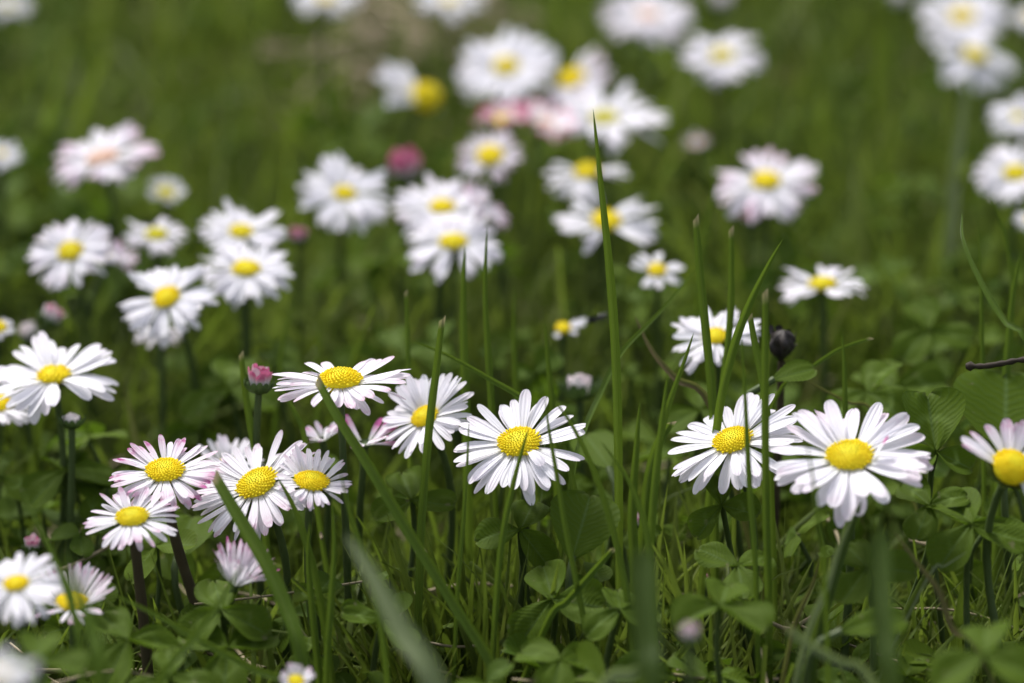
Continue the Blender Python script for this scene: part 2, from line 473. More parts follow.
DEFAULT_GROUP = None
def daisy(label, px, py, Dpx, disc, t=55, phi=90, d=None, z=0.055, cup=6, front=0, back=0, curv=-10, n=(24, 18), pink=0.15,
          gaps=(), lens=(), lean=0, brown=False, seed=1, bud=False, petal_w=0.15, disc_h=0.42, dtint=0.0, lod=1, extra=(), jit=1.0, cat='daisy', red=False, core=None):
    rng = random.Random(seed * 7919 + 13)
    if lod and not bud and jit == 1.0: jit = 1.35
    if d is None: d = depth_at(px, py, z)
    m = K * d
    O = P(px, py, d)
    N = facing(px, py, t, phi)
    Rr = Dpx * m / 2
    rd = disc * m / 2 * (1.0 if lod == 0 else .93)
    O = O - N * rd * 0.18
    e1, e2 = basis(N)
    # where the stem meets the ground
    g = O - N * Rr * 0.9
    base = np.array([g[0] + lean * m + rng.uniform(-.002, .002), g[1] + rng.uniform(-.003, .003), 0.0])
    STEM_BASES.append((base[0], base[1]))
    PROTECT.append((px, py, Dpx * 0.5, Dpx * 0.5 * max(0.35, math.cos(R(t))), d))
    root = thing('daisy_bud' if bud else 'daisy', base, label, 'daisy bud' if bud else cat)
    # stem
    mb = MB()
    s0 = O - N * rd * 0.55
    L = np.linalg.norm(s0 - base)
    path = bezier(s0, s0 - N * L * 0.42, base + np.array([0, 0, L * 0.45]), base - np.array([0, 0, 0.003]), 14)
    rs = 0.0007 if not brown else 0.00095
    tube(mb, path, np.linspace(rs * 0.95, rs * 1.15, 14) * (1 + 0.05 * np.sin(np.arange(14) * 2.1)), 8)
    mb.build('stem', M_STEMD if brown else M_STEM, root, base)
    # bracts: a small cup of pointed green leaves under the head
    mb = MB()
    nb = 13
    ce = max(12, min(80, cup + 18)) if not bud else 84
    bl = rd * (1.15 if not bud else 3.0)
    for k in range(nb):
        a = 2 * math.pi * k / nb + rng.uniform(-.08, .08)
        az = math.cos(a) * e1 + math.sin(a) * e2
        petal_strip(mb, O - N * rd * 0.55, N, az, rd * 0.12, bl * rng.uniform(.9, 1.08), rd * (0.62 if not bud else .95), 2 if not bud else 4, ce if not bud else 100, 0, 0.18, rng, 0, rows=8, cols=3)
    mb.build('bracts', M_BRACT, root, base)
    # disc
    if disc > 0 and not bud and dtint > -2:
        mb = MB()
        florets(mb, O - N * rd * 0.10, N, rd * 0.97, rd * disc_h * 1.4, 190 if lod == 0 else 70, rng, min(1, max(0, dtint) + rng.uniform(0, .28)), lod)
        mb.build('disc', M_SPENT if dtint < 0 else M_DISC, root, base)
    # petals
    mb = MB()
    c1, c2, c3 = rng.uniform(0, 6.28), rng.uniform(0, 6.28), rng.uniform(0, 6.28)
    for layer in range(2):
        cnt = n[layer] if bud or sum(n) < 26 else int(n[layer] * (1.28 if lod == 0 else 1.45))
        for k in range(cnt):
            adeg = 360.0 * (k + 0.5 * layer) / cnt + rng.uniform(-5, 5) * jit
            aa = R(adeg); adeg += jit * ((4.0 * math.sin(3 * aa + c1) + 3.2 * math.sin(5 * aa + c2)) * (1 if lod == 0 else .5) + 2.0 * math.sin(8 * aa + c3 + layer))
            if in_gap(adeg, gaps): continue
            if rng.random() < 0.03 * jit: continue
            a = R(adeg)
            az = math.cos(a) * e1 + math.sin(a) * e2
            sn = math.sin(a)
            e0 = cup - 7 * layer + (front * max(0, -sn)) + (back * max(0, sn)) + rng.gauss(0, 6) * jit + 5 * jit * math.sin(4 * aa + c2)
            lg = 1.0
            for (ac, wd, gain) in lens:
                dd = abs((adeg - ac + 180) % 360 - 180)
                lg *= 1 + (gain - 1) * math.exp(-(dd / wd) ** 2)
            r0 = rd * 0.80
            Lp = (Rr - r0) * lg * rng.uniform(0.88 if lod == 0 else 0.80, 1.05) * (1.0 if layer == 0 else 0.97)
            cv = curv + rng.gauss(0, 9) * jit - (4 if layer else 0)
            wdt = Rr * petal_w * 1.05 * rng.uniform(0.82, 1.15)
            pk = max(0, pink * rng.uniform(0.2, 1.8))
            petal_strip(mb, O - N * rd * (0.05 + 0.10 * layer), N, az, r0, Lp, wdt, e0, cv, rng.gauss(0, 14) * jit, rng.uniform(0.02, 0.22), rng, pk,
                        rows=11 if lod == 0 else 9, cols=5 if lod == 0 else 3, notch=rng.uniform(0, 1.5) if rng.random() < 0.4 else 0, side=rng.gauss(0, 0.03) * jit)
    for (adeg, lg, e0, cv, pk) in extra:      # single petals that fold on their own
        a = R(adeg); az = math.cos(a) * e1 + math.sin(a) * e2
        petal_strip(mb, O + N * rd * 0.1, N, az, rd * (0.85 if e0 < 50 else 1.02), (Rr - rd * .8) * lg, Rr * petal_w * 1.1, e0, cv, rng.gauss(0, 10), 0.15, rng, pk, rows=11, cols=5)
    mb.build('petals', M_BUDP if bud or red else M_PETAL, root, base)
    return root

def bud(label, px, py, wpx, d=None, z=0.04, t=75, phi=90, pink=0.8, seed=1, lean=0, openness=76, length=1.0, core=.52):
    return daisy(label, px, py, wpx * 1.9 * length, wpx * core, t=t, phi=phi, d=d, z=z, cup=openness, curv=20, n=(13, 11), pink=pink, seed=seed, bud=True,
                 petal_w=0.30, jit=0.4, lean=lean)

F = FOCUS
# --- sharp flowers near the focus distance
daisy('upright daisy facing the viewer alone amid crossing grass blades, the sharpest single one', 519, 440, 136, 44, 52, 98, d=F, cup=7, front=-10, back=6, curv=-10, n=(22, 15), pink=0.08, seed=11, lod=0, petal_w=0.165,
      lens=((250, 60, 1.1),), extra=((300, .55, 20, -60, .1),))
daisy('daisy with two grass blades standing right across its yellow disc', 732, 438, 138, 41, 57, 108, d=F, cup=4, front=-8, back=8, curv=-9, n=(23, 17), pink=0.06, seed=12, lod=0, petal_w=0.17,
      lens=((350, 40, 1.12),), gaps=((150, 158),))
daisy('largest daisy, broad white petals, with one pink-tipped petal curled up beside its yolk yellow disc', 850, 453, 166, 49, 55, 92, d=0.653, cup=6, front=-6, back=8, curv=-8, n=(21, 16), pink=0.14, seed=13, lod=0, petal_w=0.19,
      extra=((338, .5, 66, -10, 1.8),), gaps=((203, 212),))
daisy('daisy seen edge-on with a domed disc and swept petals above the pink half-closed one', 340, 378, 142, 45, 75, 92, d=F, cup=13, front=-20, back=-4, curv=-10, n=(24, 18), pink=0.22, seed=14, lod=0, disc_h=0.55, petal_w=0.13,
      lens=((90, 50, 0.8), (270, 45, .72), (0, 30, 1.08)))
daisy('small daisy turned aside behind an upright grass blade, petals fanned to one side', 424, 415, 104, 29, 52, 120, d=0.69, cup=22, front=-16, back=12, curv=-12, n=(22, 18), pink=0.06, seed=15, lod=0,
      lens=((0, 50, 1.12), (180, 50, 0.8)))
daisy('daisy behind a broad slanting cut blade, in the middle of the crowded clump', 256, 481, 138, 44, 57, 118, d=0.676, cup=4, front=-12, back=8, curv=-10, n=(27, 20), pink=0.22, seed=16, lod=0, petal_w=0.125,
      lens=((195, 40, 1.08),))
daisy('small daisy with a low flat disc tucked against the clump, rear petals tall', 312, 479, 84, 36, 62, 84, d=0.667, cup=24, front=-22, back=16, curv=-12, n=(24, 18), pink=0.2, seed=17, lod=0, petal_w=0.13,
      lens=((110, 40, 1.35), (180, 50, .8)))
daisy('daisy with many narrow purple-tinged petals on a thick dark stem, higher of the two', 165, 468, 116, 40, 59, 94, d=0.672, cup=6, front=-5, back=5, curv=-8, n=(28, 22), pink=0.45, seed=18, lod=0, petal_w=0.115, brown=True, lean=36)
daisy('daisy on a dark stem just below the purple-tinged one, slightly soft', 132, 515, 100, 34, 60, 96, d=0.660, cup=4, front=-4, back=6, curv=-6, n=(24, 18), pink=0.28, seed=19, lod=0, petal_w=0.13, brown=True, lean=20)
daisy('soft daisy half hidden at the back of the crowded clump', 227, 464, 80, 24, 60, 100, d=0.705, cup=18, front=-20, back=14, n=(20, 14), pink=0.1, seed=20, lod=0)
daisy('blurred white daisy cut by the frame edge beside the closing pink-tipped daisy', 16, 582, 104, 26, 58, 100, d=0.622, cup=5, front=-12, back=10, n=(22, 16), pink=0.05, seed=21, lod=0)
daisy('closing daisy with thin pink-tipped petals standing up around a yellow centre', 72, 600, 104, 34, 62, 92, d=0.648, cup=50, front=-24, back=4, curv=-8, n=(26, 20), pink=0.32, seed=22, lod=0, petal_w=0.085)
daisy('half-closed pinkish daisy without a visible disc, leaning among clover under the clump', 237, 580, 96, 18, 58, 72, d=0.655, cup=56, front=6, curv=4, n=(28, 24), pink=0.6, seed=23, dtint=-2, lod=0, petal_w=0.085, jit=1.3)
daisy('white blur of a very close daisy in the bottom corner', 0, 672, 78, 12, 66, 92, d=0.52, cup=6, n=(20, 14), pink=0.02, seed=24)
daisy('daisy cut by the frame edge with two separate raised petals and a big domed disc', 1013, 466, 118, 42, 48, 60, d=0.645, cup=10, back=10, front=-10, n=(18, 10), pink=0.3, lean=40, seed=25, lod=0, disc_h=0.62, petal_w=0.18,
      gaps=((170, 300), (124, 138), (100, 112)))
daisy('half-closed daisy with magenta-striped petals, just under the edge-on one', 366, 440, 76, 18, 70, 84, d=0.693, cup=44, front=-20, curv=-4, n=(16, 10), pink=1.1, seed=26, dtint=-2, lod=0, gaps=((80, 128),), petal_w=0.19)
daisy('pale pink petals of a partly hidden daisy between the clump and the magenta-striped one', 322, 437, 50, 14, 68, 100, d=0.70, cup=42, n=(14, 10), pink=0.7, seed=27, dtint=-2, petal_w=0.2)
# --- softly blurred flowers of the middle distance
daisy('daisy threaded by several upright grass blades beside the black seed head', 715, 335, 100, 26, 52, 95, d=0.712, cup=6, n=(22, 16), pink=0.05, seed=31, gaps=((284, 330),))
daisy('large soft daisy with two drooping front petals, near the frame edge', 53, 373, 138, 36, 66, 100, d=0.705, cup=10, front=-10, back=8, n=(22, 14), pink=0.06, seed=32, gaps=((286, 300),), petal_w=0.16)
daisy('daisy peeking out beneath the large soft one, cut by the frame edge', -2, 402, 84, 30, 58, 90, d=0.715, n=(18, 12), pink=0.05, seed=33)
daisy('daisy tilted aside with a bright oval disc, above a drooping faded one', 166, 296, 104, 30, 48, 118, z=0.056, cup=4, front=-14, n=(24, 18), pink=0.03, seed=34)
daisy('faded drooping daisy with brownish underside, below the tilted one', 158, 334, 54, 18, 74, 270, z=0.045, cup=20, n=(18, 12), pink=0.15, seed=35, dtint=0.9)
daisy('round daisy with full petals, beside a half-open pinkish one', 70, 250, 92, 27, 46, 110, z=0.056, n=(24, 18), pink=0.10, seed=36)
daisy('half-open pinkish daisy without a visible disc, beside the round full one', 112, 257, 60, 14, 74, 60, z=0.052, cup=28, n=(20, 14), pink=0.5, seed=37)
daisy('small blurred daisy with a pale yellow centre between the round one and the stacked pair', 156, 233, 68, 24, 62, 90, z=0.053, n=(20, 12), pink=0.1, dtint=0.4, seed=38)
daisy('upper daisy of the stacked pair, disc small and oval', 241, 230, 90, 25, 58, 90, z=0.057, n=(24, 18), pink=0.04, seed=39)
daisy('lower daisy of the stacked pair, overlapping the one above', 246, 267, 98, 30, 60, 92, z=0.056, cup=4, front=-14, n=(24, 18), pink=0.03, seed=40)
daisy('daisy with round disc standing clear, left of the crimson bud', 345, 192, 104, 23, 50, 84, z=0.056, n=(22, 16), pink=0.05, seed=41)
daisy('pale daisy whose salmon pink centre shows no yellow, standing apart on its own', 102, 156, 114, 34, 70, 104, z=0.06, cup=4, back=8, n=(22, 14), pink=0.25, seed=42, dtint=-1, petal_w=0.18)
daisy('white daisy sliced by the frame edge near the salmon-centred one', 2, 153, 44, 10, 50, 90, z=0.056, n=(20, 14), pink=0.02, seed=43)
daisy('unopened greenish white daisy with a yellow hint, behind the stacked pair', 166, 192, 46, 20, 55, 80, z=0.05, cup=35, n=(18, 10), pink=0.0, seed=44, dtint=0.6)
daisy('upper daisy of the central trio, wide with an oval yellow disc', 442, 205, 102, 27, 60, 92, z=0.057, n=(24, 18), pink=0.12, seed=45)
daisy('lower daisy of the central trio, a blade tip crossing its petals', 453, 240, 108, 30, 62, 92, z=0.055, front=-20, n=(24, 16), pink=0.08, seed=46, gaps=((258, 292),))
daisy('pinkish daisy turned away within the central trio', 484, 207, 66, 18, 74, 40, z=0.056, cup=20, n=(22, 16), pink=0.6, seed=47, dtint=-1)
daisy('daisy with round disc and pale lilac upper petals, just below the red-centred one', 490, 154, 72, 29, 48, 100, z=0.057, n=(18, 10), pink=0.3, seed=48)
daisy('half-open pink daisy with a red and orange heart', 502, 120, 62, 24, 66, 90, z=0.057, cup=42, n=(16, 12), pink=2.2, red=True, seed=49, petal_w=0.22)
daisy('wide open daisy with many petals at the head of the central drift', 506, 65, 110, 27, 50, 94, z=0.058, n=(26, 20), pink=0.03, seed=50)
daisy('lopsided daisy with petals only on one side of its ball-like disc', 426, 97, 116, 34, 62, 60, z=0.055, cup=10, n=(22, 16), pink=0.03, seed=51, disc_h=0.9, gaps=((225, 360), (0, 122)))
daisy('daisy with pink petals fanned to one side, behind the wide one', 571, 77, 86, 30, 54, 120, z=0.056, n=(20, 14), pink=0.35, seed=52, gaps=((70, 190),))
daisy('white daisy with pale disc, crossed by the tip of the tallest grass blade', 604, 116, 122, 30, 66, 92, z=0.057, n=(22, 16), pink=0.05, dtint=0.5, seed=53, lens=((0, 40, 1.1),))
daisy('pink and white disc-less daisy beside the red-hearted one', 546, 122, 74, 18, 68, 70, z=0.056, cup=24, n=(20, 14), pink=1.1, red=True, seed=54, dtint=-1)
daisy('thin daisy with petals missing above its disc, behind the tallest blade', 586, 170, 88, 27, 56, 100, z=0.054, n=(18, 10), pink=0.05, seed=55, gaps=((30, 140), (290, 330)))
daisy('ragged daisy split by the tallest grass blade, disc partly hidden', 606, 219, 108, 32, 52, 90, z=0.054, n=(18, 8), pink=0.05, seed=56, gaps=((60, 120), (250, 290)))
daisy('sparse daisy with few petals, below the ragged one', 657, 269, 60, 20, 48, 90, z=0.052, n=(9, 5), pink=0.05, seed=57, petal_w=0.24)
daisy('tiny daisy with a yellow disc and almost no petals, beside the fly', 563, 327, 36, 17, 50, 90, z=0.046, n=(9, 0), pink=0.05, seed=58, petal_w=0.3, gaps=((40, 220),), extra=((0, 1.5, 15, 10, 0.), (10, 1.6, 25, 0, 0.)))
daisy('white daisy with faint pink centre at the top border', 648, 14, 98, 24, 62, 88, z=0.06, n=(24, 18), pink=0.12, seed=59, dtint=-1)
daisy('dull daisy with a brownish yellow disc, standing alone in the distance', 722, 54, 88, 24, 56, 92, z=0.058, n=(24, 18), pink=0.08, seed=60, dtint=0.3)
daisy('open daisy with a few lilac pink petals and magenta underside, alone behind the cut blades', 766, 179, 112, 31, 56, 92, z=0.056, front=-10, n=(20, 14), pink=0.3, seed=61)
daisy('wide low daisy with a two-tone pale disc, above the round clover leaves', 822, 282, 92, 30, 70, 92, z=0.052, n=(20, 10), pink=0.08, dtint=0.2, seed=62, gaps=((250, 280),))
daisy('higher daisy of the corner pair, wide with an oval disc', 962, 15, 96, 26, 56, 92, z=0.058, n=(24, 18), pink=0.04, seed=63)
daisy('lower daisy of the corner pair, on top of a long bare stalk', 975, 54, 94, 26, 58, 70, z=0.057, cup=2, front=-20, n=(20, 12), pink=0.04, seed=64, gaps=((115, 160),))
daisy('daisy cut by the frame edge, broad petals all round, under the disc-less white one', 1016, 172, 90, 26, 50, 90, z=0.056, n=(20, 14), pink=0.08, seed=65)
daisy('blurred white daisy between the corner pair and the broad-petalled one', 1018, 116, 64, 14, 54, 88, z=0.057, n=(22, 14), pink=0.03, seed=66, dtint=0.3)
daisy('sliver of a white daisy under the broad-petalled one at the frame edge', 1030, 219, 36, 10, 60, 90, z=0.055, n=(20, 12), pink=0.03, seed=67)
daisy('out of focus daisy touching the top corner', 8, 4, 50, 14, 62, 90, z=0.058, n=(20, 14), pink=0.05, seed=68, dtint=0.5)
daisy('faraway daisy of which only the lower petals show at the top border', 326, -4, 74, 20, 66, 90, z=0.058, n=(20, 14), pink=0.02, seed=69)
daisy('faraway white blur of a daisy above the wide open one', 450, -2, 72, 18, 64, 90, z=0.058, n=(20, 14), pink=0.02, seed=70)
daisy('second sliver of white daisy behind the corner pair', 1032, 16, 44, 14, 60, 90, z=0.058, n=(20, 12), pink=0.03, seed=71)
daisy('yellow-centred daisy sliver at the frame edge above the large soft one', -4, 326, 40, 22, 56, 90, z=0.05, n=(16, 10), pink=0.05, seed=72)
daisy('faint pinkish daisy gone past flowering, lost in distant grass', 697, 143, 34, 10, 66, 90, z=0.04, cup=30, n=(14, 8), pink=0.7, seed=73, dtint=-1)
# --- buds
bud('closed bud with bright pink cap and green cup, beside the edge-on daisy', 259, 388, 33, d=0.69, seed=81, pink=0.85, phi=86)
bud('crimson bud beside the central trio of daisies', 405, 178, 42, z=0.050, seed=82, pink=1.3, t=68)
bud('dusky pink bud below the stacked pair of daisies', 298, 242, 22, z=0.046, seed=83, pink=0.9)
bud('pink bud with white base, beside the half-open daisies at the frame edge', 48, 322, 28, z=0.046, seed=84, pink=0.7, phi=60)
bud('white bud with drooping petals hanging below the pink one', 32, 338, 24, z=0.040, seed=85, pink=0.1, phi=120)
bud('pale green bud hanging beneath the large soft daisy', 72, 424, 18, d=0.70, seed=86, pink=0.05, core=.8)
bud('pink and white bud half swallowed by leaves, above the closing daisy', 32, 550, 22, d=0.70, seed=87, pink=0.7)
bud('pink bud between thick blades beneath the daisy with two blades across', 640, 526, 18, d=0.70, seed=88, pink=0.55, phi=100)
bud('white bud touching the pink one between thick blades', 617, 536, 18, d=0.70, seed=89, pink=0.15, phi=110)
bud('tiny pink bud low in the clover gap', 704, 581, 11, d=0.69, seed=90, pink=0.8)
bud('pale lilac bud, very close and blurred, above the cut stalks', 690, 640, 24, d=0.575, seed=91, pink=0.35)
bud('plump pale green bud wrapped in bracts, behind the sharpest daisy', 580, 392, 30, d=0.725, seed=92, pink=0.12, openness=80, core=.8)
bud('magenta bud directly beneath the lilac-petalled lone daisy', 750, 224, 18, z=0.046, seed=93, pink=1.3)
bud('greenish far bud at the top border left of the corner pair', 897, 6, 26, z=0.05, seed=94, pink=0.0)
bud('pale far bud at the top border beside the dull daisy', 722, 8, 28, z=0.05, seed=95, pink=0.02)
daisy('small pale pink daisy opening with a yellow heart, at the bottom border', 296, 680, 42, 17, 44, 90, d=0.628, cup=34, n=(9, 6), pink=0.25, seed=96, petal_w=0.34, curv=14)

# ------------------------------------------------------------------ single grass blades
def blade_strip(mb, path, widths, facing_dir, fold=0.25, cut=0.0, cols=5, twist=0.0):
    n = len(path)
    tan = np.gradient(path, axis=0)
    u = np.linspace(-1, 1, cols)
    pts = np.zeros((n, cols, 3))
    for i in range(n):
        t = unit(tan[i]); f = unit(facing_dir)
        s = unit(np.cross(t, f)); nn = np.cross(s, t)
        tw = R(twist) * i / (n - 1)
        s2 = math.cos(tw) * s + math.sin(tw) * nn; n2 = np.cross(s2, t)
        pts[i] = path[i] + (u[:, None] * widths[i] / 2) * s2 + ((np.abs(u) - 0.5)[:, None] * fold * widths[i]) * n2
    if cut:                            # mown slantwise
        for i, f in ((0, .55), (1, .18)):
            pts[i] += (u[:, None] * widths[i] * f) * unit(tan[i])
    mb.grid(pts, (u + 1) / 2, np.linspace(1, 0, n), cut)

def blade(label, pix, wpx, d, cut=False, blunt=False, mat=None, tip=0.0, seed=0, face=None, twist=25, group=None, name='grass_blade'):
    """pix: screen points from the tip down; d: depth at the tip and at the last point."""
    rng = random.Random(seed + len(label) * 31)
    d0, d1 = d if isinstance(d, tuple) else (d, d)
    nP = len(pix)
    pts = [P(x, y, d0 + (d1 - d0) * i / (nP - 1)) for i, (x, y) in enumerate(pix)]
    last = pts[-1]
    if last[2] > 0.001:
        dirn = unit(pts[-1] - pts[-2])
        dz = last[2]
        hor = dirn[:2] * min(dz * 0.5, 0.02)
        pts.append(np.array([last[0] + hor[0] * .6, last[1] + hor[1] * .6, last[2] * 0.45]))
        pts.append(np.array([last[0] + hor[0], last[1] + hor[1], -0.002]))
    n = 26
    path = smooth_path(pts, n)
    w = wpx * 0.80 * K * (d0 + d1) / 2
    v = np.linspace(0, 1, n)                      # 0 at the tip
    if blunt: prof = np.sqrt(np.clip(1 - (1 - np.clip(v / 0.12, 0, 1)) ** 2, 0.01, 1))
    elif cut: prof = 0.72 + 0.28 * np.clip(v / 0.25, 0, 1)
    else: prof = np.clip(v / 0.42, 0, 1) ** 0.62 * 0.97 + 0.03 * (v > 0)
    prof = prof * (1 - 0.35 * np.clip((v - 0.75) / 0.25, 0, 1))
    fd = face if face is not None else unit(CAM - pts[0] + np.array([rng.uniform(-.25, .25), 0, rng.uniform(-.1, .3)]))
    root = path[-1].copy()
    mb = MB()
    blade_strip(mb, path, w * prof, fd, rng.uniform(0.3, 0.65), 1.0 if cut else 0.0, twist=rng.uniform(-twist, twist))
    o = mb.build(name, mat or M_BLADE, None, root)
    o.location = root
    return tag(o, label, 'grass blade', group)

B = blade
B('tallest grass blade, tapering to a needle tip in front of the ragged daisy', [(593, 108), (600, 180), (608, 260), (614, 340), (617, 432)], 12.5, (0.672, .68))
B('broad dark blade ending just under the central trio of daisies', [(465, 245), (463, 300), (464, 370), (466, 430)], 12, .70, seed=2)
B('slim pointed blade a finger right of the broad dark one, tip on a white petal', [(487, 226), (485, 290), (488, 350), (492, 420)], 9, .695, seed=3)
B('upright blade with a dry tip crossing the small turned daisy', [(443, 318), (437, 370), (430, 430), (424, 500), (421, 560)], 11, .667, cut=True, seed=4)
B('thin brown-tipped blade between the edge-on daisy and the broad dark blade', [(406, 291), (408, 340), (409, 400)], 6, .705, cut=True, seed=5)
B('mown blade with pale frayed end, left of the pink-capped bud', [(241, 353), (245, 390), (251, 430), (258, 470), (264, 520)], 9, .692, cut=True, seed=6)
B('narrow blade curving down in front of the pink-capped bud', [(259, 360), (280, 388), (296, 415), (306, 445)], 7, .692, seed=7)
B('long diagonal blade running from the edge-on daisy to the bottom border', [(317, 379), (340, 420), (372, 470), (412, 536), (452, 600), (498, 676)], 14, (.664, .645), cut=True, seed=8)
B('broad slanting cut blade lying across the crowded clump', [(214, 477), (236, 515), (262, 558), (284, 605), (300, 655)], 19, (.655, .64), cut=True, seed=9)
B('short blade slipping over the disc of the clump daisy', [(277, 477), (290, 500), (302, 530), (318, 590)], 9, .66, seed=10)
B('pale blurred blade, close to the lens, sloping through the bottom border', [(345, 533), (372, 575), (402, 630), (440, 700)], 27, (.585, .57), mat=M_BLADEP, seed=11)
B('mown square-topped blade, tallest of the cut cluster', [(696, 217), (700, 270), (706, 330), (712, 392), (714, 440)], 11, .685, cut=True, seed=12)
B('mown pale-topped blade a little right of the tallest cut one', [(731, 228), (731, 290), (728, 340), (720, 410)], 9, .695, cut=True, seed=13)
B('blade leaning over the threaded daisy with a ragged bent tip', [(783, 239), (766, 270), (746, 312), (730, 360), (716, 430)], 11, (.675, .68), seed=14)
B('straight blade with a flat pale cut, passing before the two-bladed daisy', [(765, 291), (765, 360), (765, 440), (766, 520), (768, 590)], 10, .655, cut=True, seed=15)
B('thin straight blade crossing the yellow disc of the two-bladed daisy', [(741, 330), (745, 390), (748, 450), (751, 500), (756, 570)], 8, .652, seed=16)
B('short split blade with a withered end beside the black seed head', [(750, 316), (755, 345), (762, 380), (768, 430)], 9, .68, cut=True, seed=17)
B('small dark blade with a sharp point under the threaded daisy', [(694, 332), (684, 362), (672, 395), (662, 430), (655, 480)], 8, .67, seed=18)
B('thin arching blade hooked at the tip, near the frame edge', [(962, 212), (963, 240), (980, 280), (1004, 320), (1032, 360)], 8, (.68, .66), seed=19)
B('straight thin blade behind the hooked one', [(978, 216), (981, 280), (982, 350), (984, 400)], 6, .70, seed=20)
B('blade rising beside the frame edge with a soft bend', [(990, 195), (1003, 230), (1012, 280), (1010, 340), (1002, 400)], 7, .72, seed=21)
B('long soft blade standing under the lower daisy of the corner pair', [(968, 72), (962, 120), (955, 180), (950, 250)], 15, (.84, .83), mat=M_BLADEP, seed=22)
B('slender blade with a fine tip left of the closing daisy', [(17, 479), (36, 520), (58, 566), (72, 610), (82, 670)], 8, (.63, .615), seed=23)
B('arching blade that dips through the clover below the dark stems', [(110, 593), (150, 612), (196, 638), (250, 668), (300, 694)], 9, (.64, .63), seed=24)
B('blurred blade leaning the other way over the arching one', [(243, 563), (222, 600), (192, 642), (158, 688)], 11, (.625, .615), seed=25)
B('blade crossing the face of the sharpest daisy, tip on its disc', [(529, 427), (520, 458), (512, 490), (504, 530), (498, 580)], 8, .658, seed=26)
B('thin blade over the right petals of the sharpest daisy', [(545, 398), (549, 430), (556, 470), (566, 530), (580, 600), (592, 660)], 7, .655, seed=27)
B('longer blade sloping past the right petals of the sharpest daisy', [(553, 398), (575, 430), (598, 480), (616, 540), (628, 600)], 9, .653, seed=28)
B('slim blade in front of the left petals of the sharpest daisy', [(469, 420), (467, 470), (463, 530), (458, 590)], 6, .66, seed=29)
B('long stalk-like blade arching over towards the sharpest daisy', [(410, 341), (445, 354), (490, 379), (528, 402), (552, 430), (570, 470)], 8, (.69, .68), seed=30)
B('diagonal blade sloping down from the sparse daisy past the tallest blade', [(697, 268), (660, 312), (622, 352), (600, 395), (585, 430), (572, 480)], 8, (.70, .685), seed=31)
B('brownish diagonal blade crossing under the threaded daisy', [(634, 314), (652, 350), (676, 378), (712, 408)], 9, (.70, .69), mat=M_BLADEB, seed=32)
B('wide dark blurred blade with a rounded end, centre of the bottom border', [(640, 548), (642, 590), (645, 640), (648, 700)], 34, (.572, .562), blunt=True, mat=M_BLADED, seed=33)
B('wide dark blurred blade with a rounded top, under the largest daisy', [(880, 528), (881, 580), (884, 630), (890, 700)], 28, (.582, .57), blunt=True, mat=M_BLADED, seed=34)
B('upright blade leading from the largest daisy down to the border', [(862, 500), (846, 540), (826, 600), (812, 660)], 17, .645, mat=M_BLADED, seed=35)
B('pale grass stalk slanting below the largest daisy', [(858, 505), (840, 545), (826, 590), (806, 640)], 8, .63, mat=M_BLADEP, seed=36)
B('thin blade in front of the petals between the two biggest daisies', [(806, 440), (812, 475), (818, 520), (824, 570)], 6, .622, seed=37)
B('needle blade rising between the sharpest daisy and the two-bladed one', [(600, 440), (628, 480), (646, 530), (652, 590)], 9, .65, seed=38)
B('dark upright blade in the thicket right of the sharpest daisy', [(668, 372), (662, 420), (656, 470), (650, 540)], 11, .66, seed=39)
B('vertical blade in the thicket, partner of the dark upright one', [(640, 400), (636, 450), (632, 510), (634, 570)], 12, .665, seed=40)
B('bright bent blade with a folded tip in the thicket', [(672, 422), (660, 440), (650, 470), (644, 520)], 12, .685, cut=True, seed=41)
B('dark thin blade left of the pale close one', [(340, 470), (352, 520), (372, 580), (384, 650)], 8, .64, seed=42)
B('upright blade in the clump shade beside the dark stems', [(310, 520), (308, 560), (312, 610), (318, 670)], 9, .655, seed=43)
B('second upright blade in the clump shade', [(332, 500), (334, 550), (330, 610), (326, 670)], 9, .65, seed=44)
B('cut pale stalk lying low across the bottom, near the lilac bud', [(786, 628), (812, 646), (840, 662), (872, 682)], 11, (.60, .60), mat=M_BLADEP, cut=True, seed=45)
B('green cut stalk lying low toward the wide dark blade', [(614, 548), (590, 575), (566, 602), (548, 620)], 9, .655, cut=True, seed=46)
B('pale cut stalk poking up at the bottom border', [(652, 660), (630, 674), (600, 690)], 14, (.60, .60), mat=M_BLADEP, cut=True, seed=47)
B('short upright blade before the folded clover leaf', [(842, 333), (844, 360), (845, 400), (846, 440)], 7, .69, seed=48)
B('thin stalk crossing above the folded clover leaf', [(872, 338), (838, 350), (806, 372), (775, 400)], 5, (.69, .695), cut=True, seed=49)
B('wiry stem sloping down beside the largest daisy', [(795, 372), (820, 388), (848, 402), (880, 420)], 4, .70, mat=M_BLADEB, seed=50)
B('dark blade rising behind the edge-on daisy', [(294, 298), (284, 340), (280, 380), (276, 420)], 8, .74, seed=51)
B('faint thin blade behind the edge-on daisy', [(320, 318), (318, 360), (317, 400)], 5, .74, seed=52)
B('soft dark blade standing behind the sharpest daisy', [(515, 285), (514, 330), (516, 380), (520, 430)], 8, .72, seed=53)
B('soft blade leaning near the tiny daisy', [(545, 320), (548, 360), (552, 400), (556, 450)], 9, .70, seed=54)
B('brown dry blade standing in the low clover', [(820, 556), (812, 585), (800, 610), (790, 640)], 7, .65, mat=M_BLADEB, seed=55)
B('withered stem arching over the dark clover hollow', [(893, 530), (915, 560), (938, 590), (952, 628), (978, 650)], 8, (.64, .635), mat=M_BLADEB, seed=56)
B('thin pale sliver of grass across the dark clover hollow', [(968, 551), (945, 566), (928, 578)], 4, .648, mat=M_BLADEP, seed=57)
